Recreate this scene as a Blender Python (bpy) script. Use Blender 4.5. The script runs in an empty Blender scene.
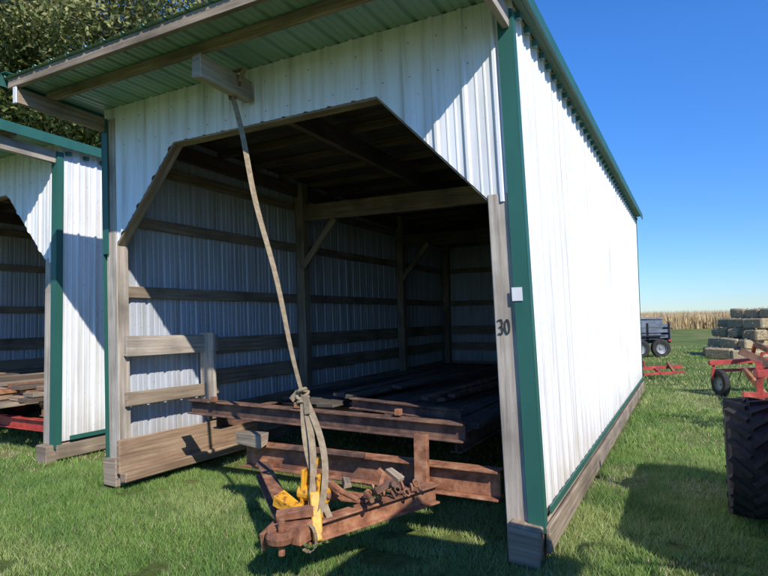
import bpy, math, random
import numpy as np
from mathutils import Vector, Matrix
random.seed(7); rng=np.random.default_rng(7)
scene=bpy.context.scene

# ---------------------------------------------------------------- materials
def nmat(name):
    m=bpy.data.materials.new(name); m.use_nodes=True
    nt=m.node_tree; b=nt.nodes['Principled BSDF']
    return m,nt,b
def N(nt,t,**k):
    n=nt.nodes.new(t)
    for a,v in k.items():
        if a in n.inputs.keys(): n.inputs[a].default_value=v
        else: setattr(n,a,v)
    return n
def ramp(nt,stops):
    r=nt.nodes.new('ShaderNodeValToRGB'); cr=r.color_ramp
    while len(cr.elements)<len(stops): cr.elements.new(0.5)
    for e,(p,c) in zip(cr.elements,stops):
        e.position=p; e.color=(*c,1)
    return r
def noisy(name,stops,scale=(3,3,3),coord='Object',rough=0.8,metal=0.0,bump=0.2,detail=8,bdist=0.01,nscale=1.0,second=None):
    m,nt,b=nmat(name)
    tc=N(nt,'ShaderNodeTexCoord'); mp=N(nt,'ShaderNodeMapping'); mp.inputs['Scale'].default_value=scale
    nt.links.new(tc.outputs[coord],mp.inputs[0])
    no=N(nt,'ShaderNodeTexNoise'); no.inputs['Scale'].default_value=nscale; no.inputs['Detail'].default_value=detail; no.inputs['Roughness'].default_value=0.65
    nt.links.new(mp.outputs[0],no.inputs['Vector'])
    r=ramp(nt,stops); nt.links.new(no.outputs['Fac'],r.inputs[0])
    out=r.outputs[0]
    if second:
        no2=N(nt,'ShaderNodeTexNoise'); no2.inputs['Scale'].default_value=second[0]; no2.inputs['Detail'].default_value=6
        nt.links.new(tc.outputs[coord],no2.inputs['Vector'])
        r2=ramp(nt,[(second[2],(0,0,0)),(second[3],(1,1,1))]); nt.links.new(no2.outputs['Fac'],r2.inputs[0])
        mx=N(nt,'ShaderNodeMixRGB'); nt.links.new(r2.outputs[0],mx.inputs[0]); nt.links.new(out,mx.inputs[1]); mx.inputs[2].default_value=(*second[1],1)
        out=mx.outputs[0]
    nt.links.new(out,b.inputs['Base Color'])
    b.inputs['Roughness'].default_value=rough; b.inputs['Metallic'].default_value=metal
    if bump:
        bp=N(nt,'ShaderNodeBump'); bp.inputs['Strength'].default_value=bump; bp.inputs['Distance'].default_value=bdist
        nt.links.new(no.outputs['Fac'],bp.inputs['Height']); nt.links.new(bp.outputs[0],b.inputs['Normal'])
    return m
def wood(name,dark,mid,light):
    return noisy(name,[(0.25,dark),(0.5,mid),(0.72,light)],scale=(1.6,34,1),coord='UV',rough=0.9,bump=0.6,bdist=0.005,
                 second=(1.6,tuple(c*0.42 for c in mid),0.46,0.72))
M={}
M['wood']=wood('weathered_wood',(0.12,0.085,0.06),(0.31,0.235,0.165),(0.47,0.385,0.29))
M['wood_pale']=wood('pale_weathered_wood',(0.20,0.155,0.12),(0.47,0.40,0.325),(0.63,0.57,0.49))
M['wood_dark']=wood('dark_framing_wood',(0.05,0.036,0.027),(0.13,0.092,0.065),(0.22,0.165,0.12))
M['wood_deck']=wood('oily_deck_wood',(0.03,0.025,0.022),(0.105,0.085,0.07),(0.24,0.2,0.165))
M['wood_red']=wood('orange_plank_wood',(0.13,0.08,0.05),(0.33,0.215,0.135),(0.48,0.36,0.24))
M['shade_liner']=noisy('roof_shade_brown',[(.3,(.035,.028,.022)),(.5,(.075,.06,.048)),(.7,(.13,.11,.09))],scale=(1.2,6,1),rough=.9,bump=.2)  # dark brown that paints the shade under the shed roof
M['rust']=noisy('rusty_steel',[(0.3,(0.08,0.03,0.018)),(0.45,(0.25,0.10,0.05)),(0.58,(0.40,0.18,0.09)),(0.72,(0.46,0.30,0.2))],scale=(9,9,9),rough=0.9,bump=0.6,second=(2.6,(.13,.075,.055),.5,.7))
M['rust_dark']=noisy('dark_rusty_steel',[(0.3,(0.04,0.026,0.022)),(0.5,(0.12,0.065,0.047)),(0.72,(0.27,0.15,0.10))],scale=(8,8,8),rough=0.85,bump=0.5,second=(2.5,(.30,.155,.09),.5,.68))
M['yellow']=noisy('chipped_yellow_paint',[(0.38,(0.2,0.08,0.03)),(0.46,(0.70,0.32,0.02)),(0.7,(0.8,0.43,0.04))],scale=(18,18,18),rough=0.5,bump=0.3)
M['red']=noisy('faded_red_paint',[(0.3,(0.2,0.035,0.025)),(0.55,(0.46,0.055,0.04)),(0.75,(0.55,0.14,0.1))],scale=(6,6,6),rough=0.5,bump=0.1)
M['rubber']=noisy('tyre_rubber',[(0.3,(0.014,0.014,0.014)),(0.6,(0.035,0.033,0.03)),(0.8,(0.09,0.08,0.065))],scale=(8,8,8),rough=0.85,bump=0.3)
M['black']=noisy('black_paint',[(0.3,(0.012,0.013,0.016)),(0.7,(0.03,0.032,0.036))],scale=(4,4,4),rough=0.4,bump=0.05)
M['slate']=noisy('blue_grey_paint',[(0.3,(0.06,0.075,0.1)),(0.7,(0.2,0.23,0.28))],scale=(4,4,4),rough=0.5,bump=0.05)
M['grey']=noisy('grey_metal',[(0.3,(0.2,0.2,0.2)),(0.7,(0.4,0.4,0.4))],scale=(6,6,6),rough=0.45,bump=0.05,metal=0.6)
M['strap']=noisy('webbing',[(0.3,(0.19,0.14,0.09)),(0.55,(0.31,0.24,0.155)),(0.8,(0.42,0.34,0.235))],scale=(25,25,25),rough=0.95,bump=0.4)
M['mark']=noisy('black_marker',[(0.3,(0.02,0.02,0.02)),(0.7,(0.05,0.04,0.04))],rough=0.9,bump=0)
M['label']=noisy('paper_label',[(0.3,(0.6,0.6,0.62)),(0.7,(0.8,0.8,0.8))],rough=0.7,bump=0)
M['green']=noisy('green_trim_paint',[(0.3,(0.022,0.10,0.078)),(0.6,(0.028,0.13,0.10)),(0.8,(0.07,0.175,0.145))],scale=(3,3,.8),rough=0.5,bump=0.08)
M['roof']=noisy('green_roof_steel',[(0.3,(0.2,0.34,0.27)),(0.6,(0.28,0.44,0.36)),(0.8,(0.4,0.53,0.46))],scale=(1.2,0.5,1.2),rough=0.5,bump=0.05)
M['bark']=noisy('bark',[(0.3,(0.12,0.10,0.085)),(0.7,(0.36,0.32,0.28))],scale=(6,6,2),rough=0.95,bump=0.8,bdist=0.05)

def bale_mat():
    m,nt,b=nmat('straw')
    tc=N(nt,'ShaderNodeTexCoord'); mp=N(nt,'ShaderNodeMapping'); mp.inputs['Scale'].default_value=(9,9,26); nt.links.new(tc.outputs['Object'],mp.inputs[0])
    no=N(nt,'ShaderNodeTexNoise'); no.inputs['Scale'].default_value=1; no.inputs['Detail'].default_value=9; no.inputs['Roughness'].default_value=.75; nt.links.new(mp.outputs[0],no.inputs['Vector'])
    r=ramp(nt,[(.3,(.22,.165,.09)),(.5,(.47,.37,.22)),(.7,(.66,.55,.36))]); nt.links.new(no.outputs['Fac'],r.inputs[0])
    n2=N(nt,'ShaderNodeTexNoise'); n2.inputs['Scale'].default_value=.35; n2.inputs['Detail'].default_value=1; nt.links.new(tc.outputs['UV'],n2.inputs['Vector'])
    r2=ramp(nt,[(.35,(.7,.7,.72)),(.65,(1.1,1.06,.98))]); nt.links.new(n2.outputs['Fac'],r2.inputs[0])
    mx=N(nt,'ShaderNodeMixRGB',blend_type='MULTIPLY'); mx.inputs[0].default_value=1; nt.links.new(r.outputs[0],mx.inputs[1]); nt.links.new(r2.outputs[0],mx.inputs[2])
    nt.links.new(mx.outputs[0],b.inputs['Base Color']); b.inputs['Roughness'].default_value=.95
    bp=N(nt,'ShaderNodeBump'); bp.inputs['Strength'].default_value=.6; bp.inputs['Distance'].default_value=.04; nt.links.new(no.outputs['Fac'],bp.inputs['Height']); nt.links.new(bp.outputs[0],b.inputs['Normal'])
    return m
M['bale']=bale_mat()

def siding_mat(name,k,tint,dirt):
    m,nt,b=nmat(name)
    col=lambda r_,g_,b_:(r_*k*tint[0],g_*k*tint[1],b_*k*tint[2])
    tc=N(nt,'ShaderNodeTexCoord'); mp=N(nt,'ShaderNodeMapping'); mp.inputs['Scale'].default_value=(7,7,0.4)
    nt.links.new(tc.outputs['Object'],mp.inputs[0])
    no=N(nt,'ShaderNodeTexNoise'); no.inputs['Scale'].default_value=1.5; no.inputs['Detail'].default_value=8; nt.links.new(mp.outputs[0],no.inputs['Vector'])
    r=ramp(nt,[(0.27,col(.50,.47,.42)),(0.4,col(.73,.72,.70)),(0.54,col(.84,.84,.85)),(0.7,col(.88,.89,.9))]); nt.links.new(no.outputs['Fac'],r.inputs[0])
    sx=N(nt,'ShaderNodeSeparateXYZ'); nt.links.new(tc.outputs['Object'],sx.inputs[0])
    mr=N(nt,'ShaderNodeMapRange'); mr.inputs['From Min'].default_value=0.75; mr.inputs['From Max'].default_value=0.25; nt.links.new(sx.outputs['Z'],mr.inputs['Value'])
    no2=N(nt,'ShaderNodeTexNoise'); no2.inputs['Scale'].default_value=4; no2.inputs['Detail'].default_value=8; nt.links.new(tc.outputs['Object'],no2.inputs['Vector'])
    mul=N(nt,'ShaderNodeMath',operation='MULTIPLY'); nt.links.new(mr.outputs[0],mul.inputs[0]); nt.links.new(no2.outputs['Fac'],mul.inputs[1])
    mx=N(nt,'ShaderNodeMixRGB'); nt.links.new(mul.outputs[0],mx.inputs[0]); nt.links.new(r.outputs[0],mx.inputs[1]); mx.inputs[2].default_value=(0.40,0.34,0.26,1)
    n4=N(nt,'ShaderNodeTexNoise'); n4.inputs['Scale'].default_value=26; n4.inputs['Detail'].default_value=5; nt.links.new(tc.outputs['Object'],n4.inputs['Vector'])
    r4=ramp(nt,[(dirt,(0,0,0)),(dirt+.09,(.6,.6,.6))]); nt.links.new(n4.outputs['Fac'],r4.inputs[0])
    m4=N(nt,'ShaderNodeMixRGB'); nt.links.new(r4.outputs[0],m4.inputs[0]); nt.links.new(mx.outputs[0],m4.inputs[1]); m4.inputs[2].default_value=(.42*k,.38*k,.32*k,1)
    nt.links.new(m4.outputs[0],b.inputs['Base Color']); b.inputs['Roughness'].default_value=0.45
    n3=N(nt,'ShaderNodeTexNoise'); n3.inputs['Scale'].default_value=1.8; n3.inputs['Detail'].default_value=2; nt.links.new(tc.outputs['Object'],n3.inputs['Vector'])
    bp=N(nt,'ShaderNodeBump'); bp.inputs['Strength'].default_value=0.3; bp.inputs['Distance'].default_value=0.06
    nt.links.new(n3.outputs['Fac'],bp.inputs['Height']); nt.links.new(bp.outputs[0],b.inputs['Normal'])
    return m
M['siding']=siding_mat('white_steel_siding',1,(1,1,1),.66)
M['siding_grey']=siding_mat('bluish_grey_steel_siding',.66,(.92,.97,1.06),.62)  # darker bluish-grey steel for the left and back walls

def attr_mat(name,rough=0.7,trans=0.25):
    m,nt,b=nmat(name)
    a=N(nt,'ShaderNodeAttribute'); a.attribute_name='col'
    nt.links.new(a.outputs['Color'],b.inputs['Base Color']); b.inputs['Roughness'].default_value=rough
    b.inputs['Specular IOR Level'].default_value=0.25
    t=N(nt,'ShaderNodeBsdfTranslucent'); nt.links.new(a.outputs['Color'],t.inputs['Color'])
    mx=N(nt,'ShaderNodeMixShader'); mx.inputs[0].default_value=trans
    out=nt.nodes['Material Output']
    nt.links.new(b.outputs[0],mx.inputs[1]); nt.links.new(t.outputs[0],mx.inputs[2]); nt.links.new(mx.outputs[0],out.inputs['Surface'])
    return m
M['blade']=attr_mat('grass_blades'); M['leaf']=attr_mat('tree_leaves',0.6,0.35); M['corn']=attr_mat('dry_corn',0.9,0.2); M['strawbits']=attr_mat('straw_bits',0.9,0.1)

# ---------------------------------------------------------------- mesh builder
class MB:
    def __init__(s): s.v=[];s.f=[];s.m=[];s.uv=[];s.mats=[]
    def mi(s,k):
        if k not in s.mats: s.mats.append(k)
        return s.mats.index(k)
    def face(s,pts,mat,uvs=None):
        i=len(s.v); s.v+= [tuple(p) for p in pts]; s.f.append(tuple(range(i,i+len(pts)))); s.m.append(s.mi(mat))
        s.uv.append(uvs or [(p[0],p[2]) for p in pts])
    def beam(s,a,b,w,h,mat,up=(0,0,1),jit=0.0):
        a=Vector(a);b=Vector(b);d=b-a;L=d.length;d.normalize()
        up=Vector(up)
        if abs(d.dot(up))>0.97: up=Vector((0,1,0))
        sd=d.cross(up).normalized(); u=sd.cross(d).normalized()
        P=[]
        for e,base in ((0,a),(1,b)):
            for sx,sz in ((-1,-1),(1,-1),(1,1),(-1,1)):
                P.append(base+sd*(sx*w/2+random.uniform(-jit,jit))+u*(sz*h/2+random.uniform(-jit,jit)))
        i=len(s.v); s.v+=[tuple(p) for p in P]
        ou=random.uniform(0,60); ov=random.uniform(0,60)
        k=s.mi(mat)
        for (q,dim) in (((0,1,5,4),w),((1,2,6,5),h),((2,3,7,6),w),((3,0,4,7),h)):
            s.f.append(tuple(i+j for j in q)); s.m.append(k)
            s.uv.append([(ou,ov),(ou,ov+dim),(ou+L,ov+dim),(ou+L,ov)]); ov+=dim+0.3
        for q in ((3,2,1,0),(4,5,6,7)):
            s.f.append(tuple(i+j for j in q)); s.m.append(k)
            s.uv.append([(ou,ov),(ou+w*0.2,ov),(ou+w*0.2,ov+h),(ou,ov+h)])
    def ibeam(s,a,b,W,H,mat,t=0.014):
        a=Vector(a);b=Vector(b);z=Vector((0,0,1))
        s.beam(a+z*(H/2-t/2),b+z*(H/2-t/2),W,t,mat); s.beam(a-z*(H/2-t/2),b-z*(H/2-t/2),W,t,mat)
        s.beam(a,b,t,H-2*t,mat)
    def tube(s,a,b,r0,r1,mat,n=10,caps=True):
        a=Vector(a);b=Vector(b);d=(b-a).normalized(); x=d.orthogonal().normalized(); y=d.cross(x)
        i=len(s.v); k=s.mi(mat)
        for p,r in((a,r0),(b,r1)):
            for j in range(n):
                t=2*math.pi*j/n; s.v.append(tuple(p+x*math.cos(t)*r+y*math.sin(t)*r))
        for j in range(n):
            j2=(j+1)%n; s.f.append((i+j,i+j2,i+n+j2,i+n+j)); s.m.append(k)
            s.uv.append([(0,j/n),(0,(j+1)/n),(1,(j+1)/n),(1,j/n)])
        if caps:
            s.f.append(tuple(i+n-1-j for j in range(n))); s.m.append(k); s.uv.append([(0,0)]*n)
            s.f.append(tuple(i+n+j for j in range(n))); s.m.append(k); s.uv.append([(0,0)]*n)
    def lathe(s,c,axis,prof,mat,n=40):
        c=Vector(c);d=Vector(axis).normalized(); x=d.orthogonal().normalized(); y=d.cross(x); i=len(s.v); k=s.mi(mat); m=len(prof)
        for j in range(n):
            t=2*math.pi*j/n
            for (r,w) in prof: s.v.append(tuple(c+d*w+(x*math.cos(t)+y*math.sin(t))*r))
        for j in range(n):
            j2=(j+1)%n
            for q in range(m-1):
                s.f.append((i+j*m+q,i+j2*m+q,i+j2*m+q+1,i+j*m+q+1)); s.m.append(k); s.uv.append([(0,0)]*4)
    def wheel(s,c,axis,R,W,lug=True,rim='red',n=24,lugh=0.03):
        c=Vector(c); w=W/2; r=R-(lugh if lug else 0)
        s.lathe(c,axis,[(R*0.55,-w*0.75),(R*0.62,-w*0.95),(r*0.86,-w),(r*0.96,-w*0.86),(r,-w*0.5),(r*1.008,0),(r,w*0.5),(r*0.96,w*0.86),(r*0.86,w),(R*0.62,w*0.95),(R*0.55,w*0.75)],'rubber')
        s.lathe(c,axis,[(R*0.56,-w*0.76),(R*0.52,-w*0.7),(R*0.5,-w*0.3),(R*0.2,-w*0.15),(R*0.15,-w*0.5),(0.001,-w*0.5)],rim)
        s.lathe(c,axis,[(R*0.56,w*0.76),(R*0.52,w*0.7),(R*0.5,w*0.3),(R*0.2,w*0.15),(R*0.15,w*0.5),(0.001,w*0.5)],rim)
        if lug:
            d=Vector(axis).normalized(); x=d.orthogonal().normalized(); y=d.cross(x)
            for j in range(n):
                for sg in (-1,1):
                    t=2*math.pi*(j+(0.5 if sg>0 else 0))/n; t2=t+2*math.pi/n*0.9
                    e0=(x*math.cos(t)+y*math.sin(t)); e1=(x*math.cos(t2)+y*math.sin(t2))
                    s.beam(c+e0*(r-0.012)+d*sg*w*0.97,c+e1*(r+0.004)+d*sg*w*0.05,0.035*R/0.46,lugh*2.0,'rubber',up=(e0+e1)/2)
    def finish(s,name,parent=None,loc=None,bevel=0,fn=None,smooth=False):
        me=bpy.data.meshes.new(name); v=s.v
        if fn: v=[fn(*p) for p in v]
        me.from_pydata(v,[],s.f)
        for k in s.mats: me.materials.append(M[k])
        me.polygons.foreach_set('material_index',s.m)
        ul=me.uv_layers.new(name='UVMap'); flat=[c for f in s.uv for p in f for c in p]; ul.data.foreach_set('uv',flat)
        if smooth: me.polygons.foreach_set('use_smooth',[True]*len(me.polygons))
        me.update()
        o=bpy.data.objects.new(name,me); scene.collection.objects.link(o)
        if parent: o.parent=parent
        if loc: o.location=loc
        if bevel:
            b=o.modifiers.new('b','BEVEL'); b.width=bevel; b.segments=1; b.limit_method='ANGLE'; b.angle_limit=math.radians(50)
        return o
def empty(name,loc=(0,0,0)):
    e=bpy.data.objects.new(name,None); scene.collection.objects.link(e); e.location=loc; e.empty_display_size=0.2; return e

FW=Vector((-.474,.88)).normalized(); RT=Vector((FW.y,-FW.x)); CAM=Vector((.96,-3.83))
def W(x,d): p=CAM+RT*x+FW*d; return p.x,p.y

# ---------------------------------------------------------------- shed
WID=4.27; LEN=9.0; OH=0.95
def roofz(y): return 3.81-0.021*y
def profile(s0,s1):
    pts=[]; base=[(0,0),(.014,.019),(.034,.019),(.048,0),(.1,0),(.106,.005),(.116,.005),(.122,0),(.165,0),(.171,.005),(.181,.005),(.187,0)]
    k=0
    while True:
        for (a,o) in base:
            s=s0+k*.229+a
            if s>=s1: pts.append((s1,0)); return pts
            pts.append((s,o))
        k+=1
def interp(x,tab):
    if x<=tab[0][0]: return tab[0][1]
    for (a,va),(b,vb) in zip(tab,tab[1:]):
        if x<=b: return va+(vb-va)*(x-a)/(b-a)
    return tab[-1][1]
def ribbed(mb,s0,s1,mk,lo,hi,breaks=(),mat='siding'):
    pts=profile(s0,s1); tab=pts
    ss=sorted(set([p[0] for p in pts]+[b for b in breaks if s0<b<s1]))
    for a,b in zip(ss,ss[1:]):
        oa,ob=interp(a,tab),interp(b,tab)
        mb.face([mk(a,oa,lo(a)),mk(b,ob,lo(b)),mk(b,ob,hi(b)),mk(a,oa,hi(a))],mat)

def build_shed(loc,shear=True,detail=True):
    E=empty('livestock_shed',loc)
    fn=(lambda x,y,z:(x+(0.035-0.034*z)*(1-max(0,y)/LEN)-.06*max(0,y)/LEN,y,z)) if shear else (lambda x,y,z:(x-0.006*z,y,z))
    TP=3.31
    o=[(-4.13,2.38),(-3.28,TP),(-1.06,TP),(-.2,2.38)]
    open_tab=[(-WID,2.38)]+o+[(0,2.38)]
    mb=MB(); ribbed(mb,-WID,0,lambda s,o_,z:(s,-o_,z),lambda s:interp(s,open_tab),lambda s:3.808,breaks=[p[0] for p in o])
    for k in range(19):
        x=-WID+0.024+k*.229
        for z in (2.5,3.4,3.66):
            if z>interp(x,open_tab)+.03:
                mb.tube((x+0.04,-0.001,z),(x+0.04,-0.009,z),.005,.004,'grey',6)
    mb.finish('front_siding',E,fn=fn)
    mb=MB(); ribbed(mb,0,LEN,lambda s,o_,z:(o_,s,z),lambda s:.27,lambda s:roofz(s)-.001); mb.finish('right_siding',E,fn=fn)
    mb=MB(); ribbed(mb,0,LEN,lambda s,o_,z:(-WID-o_,s,z),lambda s:.27,lambda s:roofz(s)-.001,mat='siding_grey'); mb.finish('left_siding',E,fn=fn)
    mb=MB(); ribbed(mb,-WID,0,lambda s,o_,z:(s,LEN+o_,z),lambda s:.27,lambda s:roofz(LEN)-.001,mat='siding_grey'); mb.finish('back_siding',E,fn=fn)
    mb=MB(); pts=profile(-WID-.12,.12)
    for (a,oa),(b,ob) in zip(pts,pts[1:]):
        for y0,y1 in ((-OH,2),(2,5.5),(5.5,LEN+.2)):
            mb.face([(a,y0,roofz(y0)+oa),(b,y0,roofz(y0)+ob),(b,y1,roofz(y1)+ob),(a,y1,roofz(y1)+oa)],'roof')
    mb.finish('roof',E,fn=fn)
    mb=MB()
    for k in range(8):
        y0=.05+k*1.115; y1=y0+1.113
        mb.beam((-WID/2,y0,roofz(y0)-.01),(-WID/2,min(y1,LEN-.03),roofz(y1)-.01),WID-.012,.008,'shade_liner')
    mb.finish('roof_shade_sheet',E,fn=fn)  # added dark sheet below the roof steel, interior shade put into its colour
    mb=MB()
    for x,sg in ((.125,1),(-WID-.125,-1)):
        a=Vector((x,-OH-.01,roofz(-OH))); b=Vector((x,LEN+.21,roofz(LEN+.21)))
        mb.beam(a+Vector((0,0,-.015)),b+Vector((0,0,-.015)),.008,.11,'green')
        mb.beam(a+Vector((-sg*.045,0,.045)),b+Vector((-sg*.045,0,.045)),.08,.006,'green')
    for k in range(39):
        y=.1+k*.229
        mb.beam((.021,y,roofz(y)-.11),(.06,y,roofz(y)-.11),.05,.05,'green')
    mb.finish('rake_trim',E,fn=fn)
    mb=MB()
    for x,sg in ((0,1),(-WID,-1)):
        for y,sy in ((0,-1),(LEN,1)):
            sw=.075
            mb.beam((x+sg*.026,y-sy*(sw/2-.026),.2),(x+sg*.026,y-sy*(sw/2-.026),3.7),.006,sw,'green',up=(0,1,0))
            mb.beam((x-sg*.028,y+sy*.028,.2 if sg>0 else 2.3),(x-sg*.028,y+sy*.028,3.7),.1 if sg>0 else .08,.006,'green',up=(0,1,0))
    mb.finish('corner_trim',E,fn=fn)
    mb=MB()
    for x in(.03,-WID-.03): mb.beam((x,.15,.3),(x,LEN,.3),.012,.05,'green')
    mb.finish('base_trim',E,fn=fn)
    mb=MB()
    mb.beam((-.155,.06,.0),(-.155,.06,2.44),.15,.13,'wood_pale',up=(0,1,0),jit=.008)
    mb.beam((-.115,.055,2.45),(-.115,.055,3.68),.15,.1,'wood',up=(0,1,0))
    mb.beam((-4.185,.06,.02),(-4.185,.06,3.7),.15,.13,'wood_pale',up=(0,1,0),jit=.008)
    for y in (3.2,6.5,8.9):
        for x in (-4.15,-.12): mb.beam((x,y,.05),(x,y,3.65),.14,.14,'wood',up=(0,1,0))
    mb.beam((-2.13,8.9,.05),(-2.13,8.9,3.55),.14,.14,'wood',up=(0,1,0))
    mb.finish('posts',E,bevel=.006,fn=fn)
    mb=MB()
    for (a,b) in zip(o,o[1:]):
        A=Vector((a[0],.06,a[1]));B=Vector((b[0],.06,b[1])); d=(B-A).normalized(); n=Vector((-d.z,0,d.x))
        mb.beam(A+n*.035,B+n*.035,.11,.10,'wood',jit=.004)
        mb.beam(A+n*.004+Vector((0,-.028,0)),B+n*.004+Vector((0,-.028,0)),.05,.03,'wood_red',jit=.006)
    mb.finish('opening_frame',E,bevel=.004,fn=fn)
    mb=MB()
    ys=[-.9,-.55]+[.35+.62*i for i in range(14)]
    for y in ys:
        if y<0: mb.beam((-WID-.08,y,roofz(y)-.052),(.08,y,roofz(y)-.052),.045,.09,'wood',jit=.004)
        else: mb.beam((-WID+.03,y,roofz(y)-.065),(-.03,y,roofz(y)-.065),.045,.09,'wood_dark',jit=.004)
    mb.finish('purlins',E,bevel=.004,fn=fn)
    mb=MB()
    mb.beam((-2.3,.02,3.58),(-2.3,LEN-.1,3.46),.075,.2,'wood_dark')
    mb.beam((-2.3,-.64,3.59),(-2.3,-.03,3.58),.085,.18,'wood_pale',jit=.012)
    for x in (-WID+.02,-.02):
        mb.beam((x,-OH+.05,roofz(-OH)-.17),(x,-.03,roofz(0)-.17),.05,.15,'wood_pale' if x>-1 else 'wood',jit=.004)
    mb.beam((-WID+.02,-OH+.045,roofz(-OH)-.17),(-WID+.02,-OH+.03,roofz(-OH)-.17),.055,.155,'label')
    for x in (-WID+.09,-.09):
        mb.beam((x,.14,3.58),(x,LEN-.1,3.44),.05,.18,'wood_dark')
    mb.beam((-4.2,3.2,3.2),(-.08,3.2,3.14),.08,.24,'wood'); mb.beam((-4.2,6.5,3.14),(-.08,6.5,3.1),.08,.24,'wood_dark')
    for y in (3.11,6.41): mb.beam((-4.1,y,2.35),(-3.5,y,3.05),.05,.09,'wood')
    mb.beam((-.15,3.11,2.35),(-.75,3.11,3.05),.05,.09,'wood')
    mb.finish('rafters_and_braces',E,bevel=.005,fn=fn)
    mb=MB()
    for z in (1.92,2.68,3.3):
        for x in (-WID+.03,-.03): mb.beam((x,.14,z),(x,LEN-.03,z),.04,.12,'wood',jit=.003)
        mb.beam((-WID+.06,LEN-.03,z),(-.06,LEN-.03,z),.04,.12,'wood')
    for z,h in ((1.3,.2),(.92,.19),(.5,.16)):
        mb.beam((-WID+.03,1.3,z),(-WID+.03,LEN-.03,z),.05,h,'wood',jit=.004)
        mb.beam((-.03,.14,z),(-.03,LEN-.03,z),.05,h,'wood')
        mb.beam((-WID+.06,LEN-.04,z),(-.06,LEN-.04,z),.04,h,'wood')
    for z,h in ((1.36,.2),(.83,.14)):
        mb.beam((-4.08,.05,z),(-4.08,1.32,z-.02),.045,h,'wood_pale' if z>1 else 'wood',jit=.008)
    mb.beam((-4.03,1.12,.66),(-4.03,1.12,1.47),.04,.22,'wood_pale',up=(1,0,0),jit=.008)
    mb.finish('wall_girts',E,bevel=.005,fn=fn)
    mb=MB()
    mb.beam((-.09,-.12,.13),(-.09,LEN+.1,.13),.2,.25,'wood',jit=.014)
    mb.beam((.04,-.02,.16),(.04,LEN,.16),.03,.17,'wood',jit=.004)
    mb.beam((-WID+.06,-.05,.13),(-WID+.06,LEN+.1,.13),.2,.25,'wood',jit=.014)
    mb.beam((-4.07,-.06,.29),(-4.03,1.95,.27),.035,.33,'wood_red',jit=.01)
    mb.beam((-4.0,-.06,.10),(-3.93,1.95,.10),.09,.1,'wood_red',jit=.01)
    mb.beam((-4.08,1.97,.3),(-4.06,LEN-.1,.3),.035,.3,'wood',jit=.006)
    mb.finish('skids_and_sills',E,bevel=.01,fn=fn)
    if detail:
        mb=MB()
        def seg(x0,z0,x1,z1): mb.beam((x0,-.0145,z0),(x1,-.0145,z1),.006,.007,'mark')
        x=-.205;z=1.48
        seg(x,z+.004,x+.025,z+.0);seg(x+.008,z+.048,x+.025,z+.05);seg(x,z+.092,x+.027,z+.098)
        seg(x+.025,z,x+.032,z+.025); seg(x+.032,z+.025,x+.025,z+.05); seg(x+.025,z+.05,x+.033,z+.075); seg(x+.033,z+.075,x+.025,z+.098)
        x=-.155; pp=[(x+.014+.016*math.cos(t),z+.05+.048*math.sin(t)) for t in np.linspace(0,2*math.pi,13)]
        for p,q in zip(pp,pp[1:]): seg(p[0],p[1],q[0],q[1])
        mb.beam((-.055,-.036,1.70),(-.055,-.036,1.79),.07,.004,'label',up=(0,1,0))
        mb.finish('painted_number',E,fn=fn)
    return E
build_shed((0,0,0))
build_shed((-5.65,.33,-.05),shear=False,detail=False)

# ---------------------------------------------------------------- steel frame trailer inside the shed
T=empty('steel_frame_trailer')
mb=MB()
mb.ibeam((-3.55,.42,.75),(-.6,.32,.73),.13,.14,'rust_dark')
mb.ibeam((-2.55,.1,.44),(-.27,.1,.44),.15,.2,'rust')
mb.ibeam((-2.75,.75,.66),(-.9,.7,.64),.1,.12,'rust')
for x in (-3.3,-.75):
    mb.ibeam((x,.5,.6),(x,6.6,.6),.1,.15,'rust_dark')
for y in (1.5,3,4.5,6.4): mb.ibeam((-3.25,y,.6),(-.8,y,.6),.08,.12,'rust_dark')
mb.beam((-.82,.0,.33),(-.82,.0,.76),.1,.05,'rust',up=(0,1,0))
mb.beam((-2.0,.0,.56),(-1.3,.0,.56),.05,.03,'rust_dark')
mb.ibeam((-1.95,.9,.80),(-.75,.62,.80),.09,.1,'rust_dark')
for x in (-3.2,-2.2,-1.2): mb.beam((x,.34,.845),(x+.05,.34,.845),.05,.05,'rust')
mb.finish('steel_frame',T,bevel=.003)
mb=MB()
for i in range(11):
    x=-3.2+i*.245
    y0=1.4 if i<6 else .85
    mb.beam((x,y0+random.uniform(-.25,.2),.70+random.uniform(-.008,.008)),(x+random.uniform(-.03,.03),6.6,.70+random.uniform(-.01,.01)),.215,.045,'wood_deck',jit=.008)
mb.beam((-2.52,-.02,.60),(-2.24,-.03,.60),.1,.1,'wood',jit=.014)
for k in range(9):
    x=-3.1+random.random()*2.3; mb.beam((x,1.2+random.random(),.755+.03*(k%3)),(x+random.uniform(-.4,.4),4+random.random()*2,.76+.03*(k%3)),random.choice([.09,.14,.19]),.04,random.choice(['wood_deck','wood_deck','wood','rust_dark']),jit=.006)
mb.finish('deck_boards',T,bevel=.006)
mb=MB()
tip=Vector((-1.17,-1.02,.34))
for x in (-.72,-2.3):
    a=Vector((x,.0,.36)); b=tip+Vector((.05 if x>-1 else -.05,.02,0))
    mb.beam(a+Vector((0,0,.06)),b+Vector((0,0,.05)),.1,.014,'rust'); mb.beam(a-Vector((0,0,.06)),b-Vector((0,0,.05)),.1,.014,'rust'); mb.beam(a,b,.014,.104,'rust')
mb.beam((-1.45,-.55,.42),(-.98,-.5,.42),.16,.02,'rust')
mb.beam(tip+Vector((0,.12,.02)),tip+Vector((0,-.1,.02)),.2,.1,'rust',jit=.01)
mb.lathe(tip+Vector((-.01,-.14,.03)),(0,0,1),[(.03,-.03),(.075,-.035),(.085,0),(.075,.035),(.03,.03),(.03,-.03)],'rust',16)
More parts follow.
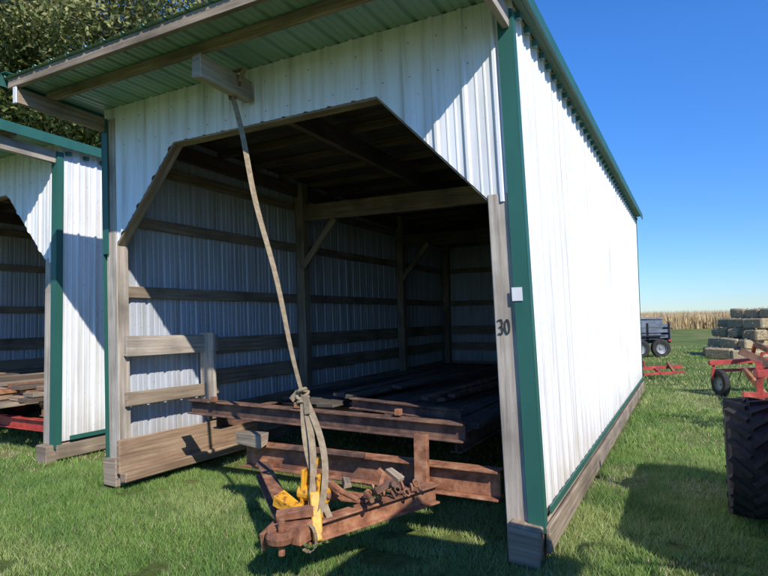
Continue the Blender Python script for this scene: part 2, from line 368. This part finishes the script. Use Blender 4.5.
mb.tube(tip+Vector((0,-.14,-.08)),tip+Vector((0,-.14,.13)),.02,.02,'rust')
mb.beam(tip+Vector((-.1,-.06,.1)),tip+Vector((.08,.06,.13)),.06,.05,'rust',jit=.01)
mb.beam(tip+Vector((-.13,.02,.02)),tip+Vector((-.13,-.16,-.02)),.03,.1,'rust',jit=.01)
for k in range(12):
    p=Vector((-1.12+random.uniform(-.12,.32),-.5+random.uniform(-.22,.25),.45+random.uniform(0,.09)))
    q=p+Vector((random.uniform(-.14,.14),random.uniform(-.14,.14),random.uniform(-.02,.1)))
    if k%2: mb.tube(p,q,.016,.02,'rust',8)
    else: mb.beam(p,q,.05,.03,random.choice(['rust','wood']),jit=.006)
mb.finish('tongue',T,bevel=.003)
def torus(mb,c,nrm,R,r,mat,n=14,m=6,squash=1.0):
    c=Vector(c);d=Vector(nrm).normalized();x=d.orthogonal().normalized();y=d.cross(x);i=len(mb.v);k=mb.mi(mat)
    for a in range(n):
        t=2*math.pi*a/n; e=x*math.cos(t)*squash+y*math.sin(t)
        for b_ in range(m):
            u=2*math.pi*b_/m; mb.v.append(tuple(c+e*(R+r*math.cos(u))+d*r*math.sin(u)))
    for a in range(n):
        for b_ in range(m):
            a2=(a+1)%n;b2=(b_+1)%m
            mb.f.append((i+a*m+b_,i+a2*m+b_,i+a2*m+b2,i+a*m+b2)); mb.m.append(k); mb.uv.append([(0,0)]*4)
mb=MB()
for k in range(12):
    torus(mb,(-.95+.022*k,-.54+.025*k,.47+.03*math.sin(k*2.1)),(1,(k%2)*2-1,.3*(k%3)),.024,.008,'rust',squash=.65)
mb.finish('chain',T,smooth=True)
mb=MB()
c=Vector((-1.17,-.84,.50))
mb.beam(c+Vector((-.075,0,-.12)),c+Vector((-.055,.0,.17)),.022,.09,'yellow',up=(0,1,0)); mb.beam(c+Vector((.075,0,-.12)),c+Vector((.055,0,.15)),.022,.09,'yellow',up=(0,1,0))
mb.tube(c+Vector((-.1,0,.02)),c+Vector((.1,0,.02)),.05,.05,'yellow',14); mb.tube(c+Vector((-.12,0,.02)),c+Vector((.12,0,.02)),.018,.018,'rust',8)
mb.beam(c+Vector((-.2,-.1,-.0)),c+Vector((-.02,-.13,-.05)),.07,.07,'yellow',jit=.012)
mb.tube(c+Vector((-.05,.03,.12)),c+Vector((.02,.05,.24)),.022,.018,'yellow',8)
mb.beam(c+Vector((.05,-.06,.05)),c+Vector((.13,-.14,-.2)),.06,.08,'yellow',jit=.012)
mb.beam(c+Vector((-.04,-.06,-.06)),c+Vector((.05,-.12,-.16)),.08,.06,'yellow',jit=.012)
mb.finish('ratchet_binder',T,bevel=.006)

# strap
S=empty('tie_down_strap')
def ribbon(mb,pts,w,side,mat='strap',t=.004,twist=0):
    for i in range(len(pts)-1):
        a=Vector(pts[i]);b=Vector(pts[i+1]); ang=twist*i/len(pts)
        sd=Matrix.Rotation(ang,3,'Z')@Vector(side)
        up=(b-a).cross(sd)
        mb.beam(a,b+(b-a)*.02,w,t,mat,up=up)
mb=MB()
A=Vector((-2.42,-.2,3.5)); B=Vector((-1.30,-.76,1.11))
pts=[A.lerp(B,i/24)+Vector((.012*math.sin(i*.5),0,-.03*math.sin(math.pi*i/24))) for i in range(25)]
ribbon(mb,pts,.042,(.9,.5,0),twist=1.3)
mb.beam((-2.48,-.2,3.71),(-2.29,-.2,3.71),.05,.008,'strap'); mb.beam((-2.485,-.2,3.71),(-2.44,-.2,3.47),.05,.006,'strap',up=(1,0,0)); mb.beam((-2.29,-.2,3.71),(-2.41,-.2,3.46),.05,.006,'strap',up=(1,0,0))
mb.beam((-2.36,-.2,3.56),(-2.34,-.21,3.66),.03,.03,'rust')
for k in range(7):
    torus(mb,B+Vector((random.uniform(-.015,.015),random.uniform(-.015,.015),-.05+.014*k)),(random.uniform(-.6,.6),random.uniform(-.6,.6),1),.028,.011,'strap',12,6)
mb.beam(B+Vector((.03,-.02,.0)),B+Vector((.06,-.04,-.11)),.04,.008,'strap',up=(0,1,0)); mb.beam(B+Vector((-.03,-.02,.02)),B+Vector((-.075,-.03,-.03)),.04,.008,'strap',up=(0,1,0))
C1=Vector((-1.12,-.96,.38)); C2=Vector((-1.03,-.86,.38))
for C,off,w in ((C1,.04,.042),(C2,-.05,.042),(C1+Vector((.06,-.02,-.02)),.09,.04)):
    pts=[B.lerp(C,i/14)+Vector((off*math.sin(math.pi*i/14),off*.4*math.sin(math.pi*i/14),0)) for i in range(15)]
    ribbon(mb,pts,w,(.9,.45,0),twist=.8)
pts=[C1+Vector((.01,-.03,.02))+Vector((.09*math.sin(t),-.03*math.sin(t)-.01,-.075+.085*math.cos(t))) for t in np.linspace(0,2*math.pi,18)]
ribbon(mb,pts,.04,(.3,-.9,.1))
mb.finish('webbing',S)

# ---------------------------------------------------------------- loaded wagon in the neighbouring shed
Wg=empty('lumber_wagon',(-5.65,.33,0))
mb=MB()
mb.ibeam((-3.6,.15,.36),(-.35,.15,.36),.1,.14,'red')
for x in (-3.2,-.7): mb.ibeam((x,.25,.5),(x,6,.5),.1,.13,'rust')
for y in (1.5,5): mb.beam((-3.5,y,.35),(-.4,y,.35),.1,.1,'rust')
mb.finish('frame',Wg,bevel=.003)
mb=MB()
for l in range(4):
    for i in range(9):
        x=-3.4+i*.34+random.uniform(-.04,.04)
        mb.beam((x,.0+random.uniform(-.15,.3),.6+l*.065),(x+random.uniform(-.08,.08),5.5,.6+l*.065),.22,.05,random.choice(['wood_red','wood_dark','rust','wood']),jit=.004)
mb.finish('lumber',Wg,bevel=.004)
mb=MB()
for y in (1.5,5):
    for x in (-3.5,-.45): mb.wheel((x,y,.33),(1,0,0),.33,.18,lug=False)
mb.finish('wheels',Wg,smooth=False)

# ---------------------------------------------------------------- tractor (front wheel shows at the right edge)
Tr=empty('farm_tractor',(-.27,0,0))
mb=MB()
for x in (1.55,2.75): mb.wheel((x,1.6,.46),(1,0,0),.46,.29,lug=True,rim='red',n=20,lugh=.03)
for x in (1.86,2.9): mb.wheel((x,-1.85,.72),(1,0,0),.72,.36,lug=True,rim='red',n=22,lugh=.04)
mb.finish('wheels',Tr)
mb=MB()
mb.beam((1.7,1.6,.46),(2.6,1.6,.46),.1,.12,'rust_dark'); mb.beam((1.95,-1.85,.72),(2.7,-1.85,.72),.2,.24,'rust_dark')
mb.beam((2.3,-2.2,.72),(2.2,1.9,.62),.36,.34,'rust_dark')
mb.beam((2.25,-.4,1.1),(2.2,2.05,1.05),.5,.5,'red'); mb.beam((2.2,2.06,1.05),(2.2,2.1,1.05),.4,.42,'black')
mb.beam((2.25,-.4,1.41),(2.2,1.95,1.36),.34,.1,'red')
for x in (1.9,2.85):
    for k in range(8):
        t0=math.pi*(.05+.11*k); t1=t0+math.pi*.11
        mb.beam((x,-1.85+.8*math.cos(t0),.72+.8*math.sin(t0)),(x,-1.85+.8*math.cos(t1),.72+.8*math.sin(t1)),.4,.02,'red')
for x in (1.75,2.85):
    for y in (-2.95,-1.95): mb.beam((x,y,1.0),(x,y,2.42),.06,.06,'black')
mb.beam((2.28,-3.1,2.46),(2.28,-1.75,2.46),1.35,.08,'red')
mb.beam((2.3,-2.3,1.05),(2.3,-1.8,1.05),.5,.1,'black'); mb.beam((2.3,-2.35,1.05),(2.3,-2.4,1.5),.5,.08,'black')
mb.tube((2.25,-.6,1.2),(2.25,-1.0,1.55),.02,.02,'black'); torus(mb,(2.25,-1.02,1.56),(0,-.7,.6),.2,.018,'black',20,6)
mb.tube((2.2,.9,1.4),(2.2,.9,2.0),.035,.035,'rust')
mb.finish('body',Tr,bevel=.015)

# ---------------------------------------------------------------- hay rake
Hr=empty('hay_rake')
def P(x,d,z): a=W(x,d); return (a[0],a[1],z)
mb=MB()
mb.beam(P(6.3,11.3,.62),P(9.2,10.9,.78),.09,.09,'red'); mb.beam(P(6.5,11.5,.45),P(9.3,11.6,.5),.06,.06,'red')
mb.beam(P(6.9,10.8,1.0),P(8.0,9.3,.12),.08,.1,'rust_dark'); mb.beam(P(6.9,10.8,1.0),P(7.1,11.3,.6),.06,.06,'red')
mb.beam(P(7.8,11.1,.3),P(7.8,11.1,1.05),.07,.07,'red'); mb.beam(P(7.2,11.1,.3),P(7.2,11.1,.8),.05,.05,'red')
mb.beam(P(7.2,11.1,.8),P(8.6,11,1.0),.05,.05,'red'); mb.beam(P(6.35,11.3,.3),P(6.4,11.3,.65),.05,.05,'red')
# drawbar end nearer the tractor
mb.beam(P(4.95,8.1,1.06),P(6.0,7.6,.45),.09,.1,'rust_dark'); mb.beam(P(4.9,7.7,.78),P(6.6,7.7,.82),.1,.1,'red')
mb.beam(P(4.95,7.7,.25),P(4.95,7.7,.95),.07,.07,'red'); mb.beam(P(4.75,7.75,.5),P(6.2,7.4,.5),.07,.07,'red'); mb.beam(P(5.2,7.6,.2),P(5.0,8.1,.8),.06,.06,'rust')
mb.beam(P(5.5,7.7,.75),P(7.0,10.8,.66),.08,.08,'red'); mb.wheel(P(5.6,7.6,.3),(1,0,0),.3,.16,lug=False,rim='red')
for k in range(12):
    mb.tube(P(6.7+.2*k,11.55,.48),P(6.68+.2*k,11.75,.1),.012,.008,'rust',6)
mb.beam(P(6.9,10.5,.35),P(8.8,10.2,.33),.08,.08,'red')
mb.finish('rake_frame',Hr,bevel=.006)
mb=MB()
ax=(RT.x,RT.y,0)
mb.wheel(P(6.45,11.2,.24),ax,.25,.12,lug=False,rim='grey'); mb.wheel(P(8.9,11.2,.26),ax,.27,.13,lug=False,rim='grey')
mb.finish('rake_wheels',Hr)
Dr=empty('implement_drawbar')
mb=MB()
mb.beam(P(6.2,14.6,.22),P(7.5,14.7,.25),.09,.08,'red'); mb.beam(P(6.3,14.2,.12),P(7.35,14.3,.15),.06,.06,'red'); mb.beam(P(6.7,14.2,.15),P(6.8,14.7,.22),.06,.06,'red')
mb.beam(P(7.1,14.3,.15),P(7.15,14.7,.35),.06,.06,'rust'); mb.tube(P(6.5,14.6,.25),P(6.5,14.6,.42),.03,.03,'red')
mb.finish('bars',Dr,bevel=.005)

# ---------------------------------------------------------------- utility trailer
U=empty('utility_trailer')
mb=MB()
def ub(x0,x1,d,z,w,h,m): mb.beam(P(x0,d,z),P(x1,d,z),w,h,m)
ub(8.2,10.55,22.6,.55,2.4,.08,'black')
for z in (.75,.95,1.15): ub(8.2,10.55,21.4,z,.05,.13,'slate'); ub(8.2,10.55,23.8,z,.05,.13,'slate')
for x in (8.25,9.0,9.7,10.5): mb.beam(P(x,21.37,.5),P(x,21.37,1.25),.07,.07,'black'); mb.beam(P(x,23.83,.5),P(x,23.83,1.25),.07,.07,'black')
mb.beam(P(10.55,21.4,.9),P(10.55,23.8,.9),.05,.6,'slate')
ub(8.3,10.4,22.6,1.0,1.9,.75,'slate')
ub(8.3,10.4,22.6,1.42,2.0,.06,'grey')
mb.beam(P(9.3,21.2,.78),P(10.2,21.2,.78),.3,.04,'black'); mb.beam(P(10.42,21.3,.6),P(10.52,21.3,.6),.05,.08,'red')
mb.finish('bed',U,bevel=.01)
mb=MB()
ax2=(FW.x,FW.y,0)
for x in (9.3,10.05): mb.wheel(P(x,21.15,.33),ax2,.34,.2,lug=False,rim='grey'); mb.wheel(P(x,24.0,.33),ax2,.34,.2,lug=False,rim='grey')
mb.finish('trailer_wheels',U)

def cloud(name,V,F,col,mat,parent=None):
    nv=len(V); nf=len(F); k=F.shape[1]
    me=bpy.data.meshes.new(name); me.vertices.add(nv); me.vertices.foreach_set('co',V.astype(np.float32).ravel())
    me.loops.add(nf*k); me.loops.foreach_set('vertex_index',F.astype(np.int32).ravel())
    me.polygons.add(nf); me.polygons.foreach_set('loop_start',np.arange(0,nf*k,k,dtype=np.int32))
    me.update(calc_edges=True)
    a=me.color_attributes.new(name='col',type='FLOAT_COLOR',domain='POINT')
    c=np.ones((nv,4),np.float32); c[:,:3]=col; a.data.foreach_set('color',c.ravel())
    me.materials.append(mat); o=bpy.data.objects.new(name,me); scene.collection.objects.link(o)
    if parent: o.parent=parent
    return o

# ---------------------------------------------------------------- bales
Hb=empty('straw_bale_stack')
mb=MB(); SP=[]
def bale(x,d,z,rot,tilt=0):
    x+=1.45; d+=1.7
    a=math.atan2(FW.y,FW.x)+rot; c=Vector(P(x,d,z)); u=Vector((math.cos(a),math.sin(a),0)); l=.44; t=Vector((0,0,tilt))
    mb.beam(c-u*l-t,c+u*l+t,.42,.335,'bale',jit=.035)
    for _ in range(110):
        v=Vector((random.uniform(-.5,.5),random.uniform(-.5,.5),random.uniform(-.5,.5))); m=max(range(3),key=lambda i:abs(v[i])); v[m]=.5*(1 if v[m]>0 else -1)
        s_=Vector((-u.y,u.x,0)); SP.append(c+u*v.x*.9+s_*v.y*.43+Vector((0,0,v.z*.35)))
rows=[(0,10.55,9),(1,10.75,8),(2,11.1,7),(3,11.3,7),(4,11.9,5)]
for lv,x0,n in rows:
    for dd in (0,.95,1.9):
        i=0.0
        while i<n:
            if random.random()<.12:
                bale(x0+(i+.5)*.47+random.uniform(-.03,.03),17.75+dd*.98+lv*.12+random.uniform(-.1,.05),.17+lv*.34,math.pi/2+random.uniform(-.12,.12),random.uniform(-.02,.02)); i+=2.05
            else:
                bale(x0+i*.47+random.uniform(-.03,.03)+dd*.05,17.7+dd+lv*.12+random.uniform(-.14,.1),.17+lv*.34+random.uniform(-.015,.015),random.uniform(-.1,.1),random.uniform(-.03,.03)); i+=1
for (x,d,z,r) in ((10.3,17.2,.18,1.2),(10.1,18.3,.18,.6),(11.6,16.8,.18,1.5)): bale(x,d,z,r)
mb.finish('bales',Hb,bevel=.045)
SP=np.array([tuple(p) for p in SP]); n=len(SP)
dv=rng.normal(size=(n,3)); dv/=np.linalg.norm(dv,axis=1)[:,None]; e=rng.normal(size=(n,3))*.012
V=np.stack([SP,SP+dv*.11,SP+dv*.05+e],1).reshape(-1,3); F=np.arange(3*n).reshape(-1,3)
c=np.array([.6,.48,.29])*rng.uniform(.5,1.25,(n,1)); cloud('loose_straw',V,F,np.repeat(c,3,0),M['strawbits'],Hb)

# ---------------------------------------------------------------- ground
def gz(x,y):
    return 0.02*np.sin(x*.9+1.3)*np.cos(y*.7)+0.012*np.sin(x*2.3+y*1.7)
m,nt,b=nmat('lawn_soil')
tc=N(nt,'ShaderNodeTexCoord'); n1=N(nt,'ShaderNodeTexNoise'); n1.inputs['Scale'].default_value=.35; n1.inputs['Detail'].default_value=8
n2=N(nt,'ShaderNodeTexNoise'); n2.inputs['Scale'].default_value=14; n2.inputs['Detail'].default_value=10; n2.inputs['Roughness'].default_value=.75
nt.links.new(tc.outputs['Object'],n1.inputs['Vector']); nt.links.new(tc.outputs['Object'],n2.inputs['Vector'])
r1=ramp(nt,[(.3,(.10,.145,.04)),(.47,(.15,.21,.06)),(.6,(.22,.25,.09)),(.72,(.34,.28,.17))]); nt.links.new(n1.outputs['Fac'],r1.inputs[0])
r2=ramp(nt,[(.3,(.4,.38,.33)),(.7,(1.3,1.25,1.15))]); nt.links.new(n2.outputs['Fac'],r2.inputs[0])
mx=N(nt,'ShaderNodeMixRGB',blend_type='MULTIPLY'); mx.inputs[0].default_value=1; nt.links.new(r1.outputs[0],mx.inputs[1]); nt.links.new(r2.outputs[0],mx.inputs[2])
nt.links.new(mx.outputs[0],b.inputs['Base Color']); b.inputs['Roughness'].default_value=.95; b.inputs['Specular IOR Level'].default_value=.1
bp=N(nt,'ShaderNodeBump'); bp.inputs['Strength'].default_value=.8; bp.inputs['Distance'].default_value=.05; nt.links.new(n2.outputs['Fac'],bp.inputs['Height']); nt.links.new(bp.outputs[0],b.inputs['Normal'])
soil=m
xs=np.concatenate([[-3000,-800,-250,-90,-40],np.arange(-25,25.1,.4),[40,90,250,800,3000]])
ys=np.concatenate([[-3000,-800,-250,-90,-30],np.arange(-12,40.1,.4),[60,120,300,900,3000]])
X,Y=np.meshgrid(xs,ys); Z=np.where((abs(X)<24)&(Y>-11)&(Y<39),gz(X,Y),0)-.015
nx,ny=len(xs),len(ys); V=np.stack([X,Y,Z],-1).reshape(-1,3)
I=np.arange(nx*ny).reshape(ny,nx); F=np.stack([I[:-1,:-1],I[:-1,1:],I[1:,1:],I[1:,:-1]],-1).reshape(-1,4)
me=bpy.data.meshes.new('ground'); me.from_pydata(V.tolist(),[],F.tolist()); me.materials.append(soil); me.polygons.foreach_set('use_smooth',[True]*len(F))
g=bpy.data.objects.new('ground',me); scene.collection.objects.link(g)

def vnoise(x,y,sc,seed):
    r=np.random.default_rng(seed).random((64,64)); x=x/sc; y=y/sc
    xi=np.floor(x).astype(int); yi=np.floor(y).astype(int); fx=x-xi; fy=y-yi; fx=fx*fx*(3-2*fx); fy=fy*fy*(3-2*fy)
    g=lambda a,b_:r[a%64,b_%64]
    return (g(xi,yi)*(1-fx)+g(xi+1,yi)*fx)*(1-fy)+(g(xi,yi+1)*(1-fx)+g(xi+1,yi+1)*fx)*fy
def grass(n,rmin,rmax,h0,h1,w):
    th=rng.uniform(-.82,.75,n); r=np.sqrt(rng.uniform(rmin**2,rmax**2,n))
    fa=math.atan2(FW.y,FW.x)-th
    x=CAM.x+r*np.cos(fa); y=CAM.y+r*np.sin(fa)
    d=vnoise(x,y,.55,1)*.45+vnoise(x,y,.16,2)*.55
    b2=vnoise(x,y,1.1,3)*.7+vnoise(x,y,.3,9)*.3
    inside=((x>-4.2)&(x<-.05)&(y>.9)&(y<9.1))|((x>-9.9)&(x<-5.7)&(y>1.3)&(y<9.4))
    wall=((abs(x+.07)<.12)|(abs(x+4.21)<.12))&(y>-.12)&(y<9.2)
    keep=(d>.25)&(~wall)&((~inside)|(rng.random(n)<.08))&((b2<.70)|(rng.random(n)<.3))
    x=x[keep];y=y[keep];d=d[keep];b2=b2[keep];n=len(x)
    edge=np.exp(-((x-.12)/.09)**2)*(y>-.1)*(y<9.2)*.9
    h=rng.uniform(h0,h1,n)*(.45+1.0*d+edge)*np.where(b2>.66,.6,1); a=rng.uniform(0,2*math.pi,n); ww=w*rng.uniform(.6,1.3,n)
    z=gz(x,y)-.02; lean=rng.uniform(.2,1.4,n)*h; la=rng.uniform(0,2*math.pi,n)
    p0=np.stack([x-np.cos(a)*ww,y-np.sin(a)*ww,z],1); p1=np.stack([x+np.cos(a)*ww,y+np.sin(a)*ww,z],1)
    p2=np.stack([x+lean*np.cos(la),y+lean*np.sin(la),z+h+.015],1)
    V=np.stack([p0,p1,p2],1).reshape(-1,3); F=np.arange(3*n).reshape(-1,3)
    base=np.array([.205,.33,.08]); yel=np.array([.38,.44,.16]); dk=np.array([.11,.22,.055]); dry=np.array([.52,.44,.28])
    t=np.clip(vnoise(x,y,.8,5)*1.6-.35+rng.normal(0,.2,n),0,1)[:,None]
    c=base*(1-t)+yel*t; t2=np.clip(vnoise(x,y,.35,6)*1.4-.6,0,1)[:,None]; c=c*(1-t2)+dk*t2
    dr=(rng.random(n)<.045+.35*(b2>.65))[:,None]; c=np.where(dr,dry,c)*rng.uniform(.75,1.3,(n,1))
    return V,F,np.repeat(c,3,0)
Vs=[];Fs=[];Cs=[];off=0
for args in ((260000,3.0,7.5,.022,.055,.0032),(150000,7.5,14,.03,.065,.006),(110000,14,32,.035,.075,.013)):
    V,F,c=grass(*args); Vs.append(V);Fs.append(F+off);Cs.append(c);off+=len(V)
cloud('grass',np.concatenate(Vs),np.concatenate(Fs),np.concatenate(Cs),M['blade'])

# ---------------------------------------------------------------- corn field
Cf=empty('corn_field')
mb=MB()
M['corntop']=noisy('corn_canopy',[(.3,(.3,.21,.11)),(.5,(.52,.4,.22)),(.7,(.66,.53,.32))],scale=(.8,.8,.8),rough=.95,bump=.5)
n=90000
dd=58+rng.random(n)**1.6*26; xx=rng.uniform(-110,110,n)
dd=np.round(dd/.76)*.76+rng.normal(0,.06,n)
x=CAM.x+RT.x*xx+FW.x*dd; y=CAM.y+RT.y*xx+FW.y*dd
h=rng.uniform(1.45,2.0,n); a=rng.uniform(0,6.28,n); z0=rng.uniform(0,1.0,n)*(rng.random(n)<.5); w=rng.uniform(.02,.07,n)
p0=np.stack([x-np.cos(a)*w,y-np.sin(a)*w,z0],1);p1=np.stack([x+np.cos(a)*w,y+np.sin(a)*w,z0],1);p2=np.stack([x+rng.normal(0,.15,n),y+rng.normal(0,.15,n),h],1)
c=(np.array([.66,.5,.28])*rng.uniform(.5,1.25,(n,1)))
cloud('corn_stalks',np.stack([p0,p1,p2],1).reshape(-1,3),np.arange(3*n).reshape(-1,3),np.repeat(c,3,0),M['corn'],Cf)
q=[P(-400,60,1.4),P(400,60,1.4),P(400,600,1.55),P(-400,600,1.55)]
mb.face(q,'corntop'); mb.face([P(-400,60,0),P(400,60,0),P(400,60,1.4),P(-400,60,1.4)],'corntop'); mb.finish('corn_canopy',Cf)

# ---------------------------------------------------------------- trees
def tree(cx,cd,H,seed,nleaf,cols,spread=.5):
    rd=random.Random(seed); rn=np.random.default_rng(seed)
    X0,Y0=W(cx,cd); Tn=empty('deciduous_tree',(X0,Y0,0)); mb=MB(); tips=[]
    def br(p,d,L,r,lv):
        n=4
        for i in range(n):
            d2=(d+Vector((rd.uniform(-.2,.2),rd.uniform(-.2,.2),rd.uniform(-.08,.16)))).normalized()
            q=p+d2*L/n; r2=r*.84; mb.tube(p,q,r,r2,'bark',8 if lv<2 else 5,caps=False); p=q;d=d2;r=r2
            if lv>=1 : tips.append((p,lv))
            if lv<4 and (lv>0 or i>=1):
                for _ in range(2 if lv<3 else 1):
                    s=Vector((rd.uniform(-1,1),rd.uniform(-1,1),rd.uniform(-.25,.7))).normalized()
                    br(p,(d*.55+s).normalized(),L*rd.uniform(.5,.72),r*.6,lv+1)
    br(Vector((0,0,0)),Vector((0,0,1)),H*.5,H*.03,0)
    mb.finish('trunk_and_limbs',Tn,smooth=True)
    tp=np.array([tuple(t[0]) for t in tips if t[1]>=2])
    idx=rn.integers(0,len(tp),nleaf); cl=rn.random(len(tp))
    c=tp[idx]+rn.normal(0,spread,(nleaf,3))*np.array([1,1,.75])
    keep=(cl[idx]>.15)&(c[:,2]>1.5); c=c[keep]; ci=idx[keep]; n=len(c)
    u=rn.normal(size=(n,3));u/=np.linalg.norm(u,axis=1)[:,None]; v=np.cross(u,rn.normal(size=(n,3)));v/=np.linalg.norm(v,axis=1)[:,None]
    s=rn.uniform(.045,.1,(n,1))
    V=np.stack([c-u*s*1.3,c+v*s*.7,c+u*s*1.3,c-v*s*.7],1).reshape(-1,3)
    A=np.array(cols[0]);B=np.array(cols[1]); t=np.clip(cl[ci]*1.2-.2+rn.normal(0,.25,n),0,1)[:,None]
    col=(A*(1-t)+B*t)*rn.uniform(.6,1.35,(n,1))
    cloud('leaves',V,np.arange(4*n).reshape(-1,4),np.repeat(col,4,0),M['leaf'],Tn)
tree(-14.5,22.5,20,11,220000,((.14,.19,.06),(.36,.36,.13)),.45)
tree(-8.6,26,20,5,210000,((.17,.21,.07),(.40,.38,.16)),.45)

# ---------------------------------------------------------------- light, sky, camera
sd=Vector((1,-.75,1.0)).normalized()
el=math.asin(sd.z); az=math.atan2(sd.x,sd.y)
w=bpy.data.worlds.new('World'); scene.world=w; w.use_nodes=True; nt=w.node_tree
sky=nt.nodes.new('ShaderNodeTexSky'); sky.sky_type='NISHITA'; sky.sun_disc=False; sky.sun_elevation=el; sky.sun_rotation=az
sky.air_density=1.0; sky.dust_density=0; sky.ozone_density=4.0; sky.altitude=300
hs=nt.nodes.new('ShaderNodeHueSaturation'); hs.inputs['Saturation'].default_value=1.2
mxw=nt.nodes.new('ShaderNodeMixRGB'); mxw.blend_type='MULTIPLY'; mxw.inputs[0].default_value=1
tc=nt.nodes.new('ShaderNodeTexCoord'); sx=nt.nodes.new('ShaderNodeSeparateXYZ'); nt.links.new(tc.outputs['Generated'],sx.inputs[0])
rw=ramp(nt,[(0.0,(.54,.70,.98)),(.12,(.66,.84,1.14)),(.4,(.84,1.12,1.5))]); nt.links.new(sx.outputs['Z'],rw.inputs[0]); nt.links.new(rw.outputs[0],mxw.inputs[2])
nt.links.new(sky.outputs[0],hs.inputs['Color']); nt.links.new(hs.outputs[0],mxw.inputs[1]); nt.links.new(mxw.outputs[0],nt.nodes['Background'].inputs[0]); nt.nodes['Background'].inputs[1].default_value=.15
L=bpy.data.lights.new('sun','SUN'); L.energy=5.0; L.angle=math.radians(.5); L.color=(1,.95,.86)
lo=bpy.data.objects.new('sun',L); scene.collection.objects.link(lo); lo.rotation_euler=sd.to_track_quat('Z','Y').to_euler(); lo.location=(8,-6,10)
cd=bpy.data.cameras.new('camera'); cam=bpy.data.objects.new('camera',cd); scene.collection.objects.link(cam); scene.camera=cam
cd.sensor_width=36; cd.lens=27.05; cd.clip_start=.05; cd.clip_end=6000
pitch=math.radians(3.0); roll=math.radians(1.0)
f=Vector((FW.x*math.cos(pitch),FW.y*math.cos(pitch),math.sin(pitch)))
r=Vector((RT.x,RT.y,0)); u=r.cross(f)
r2=r*math.cos(roll)-u*math.sin(roll); u2=u*math.cos(roll)+r*math.sin(roll)
mt=Matrix((r2,u2,-f)).transposed().to_4x4(); mt.translation=Vector((CAM.x,CAM.y,1.6)); cam.matrix_world=mt
scene.view_settings.view_transform='Standard'; scene.view_settings.look='None'; scene.view_settings.exposure=0
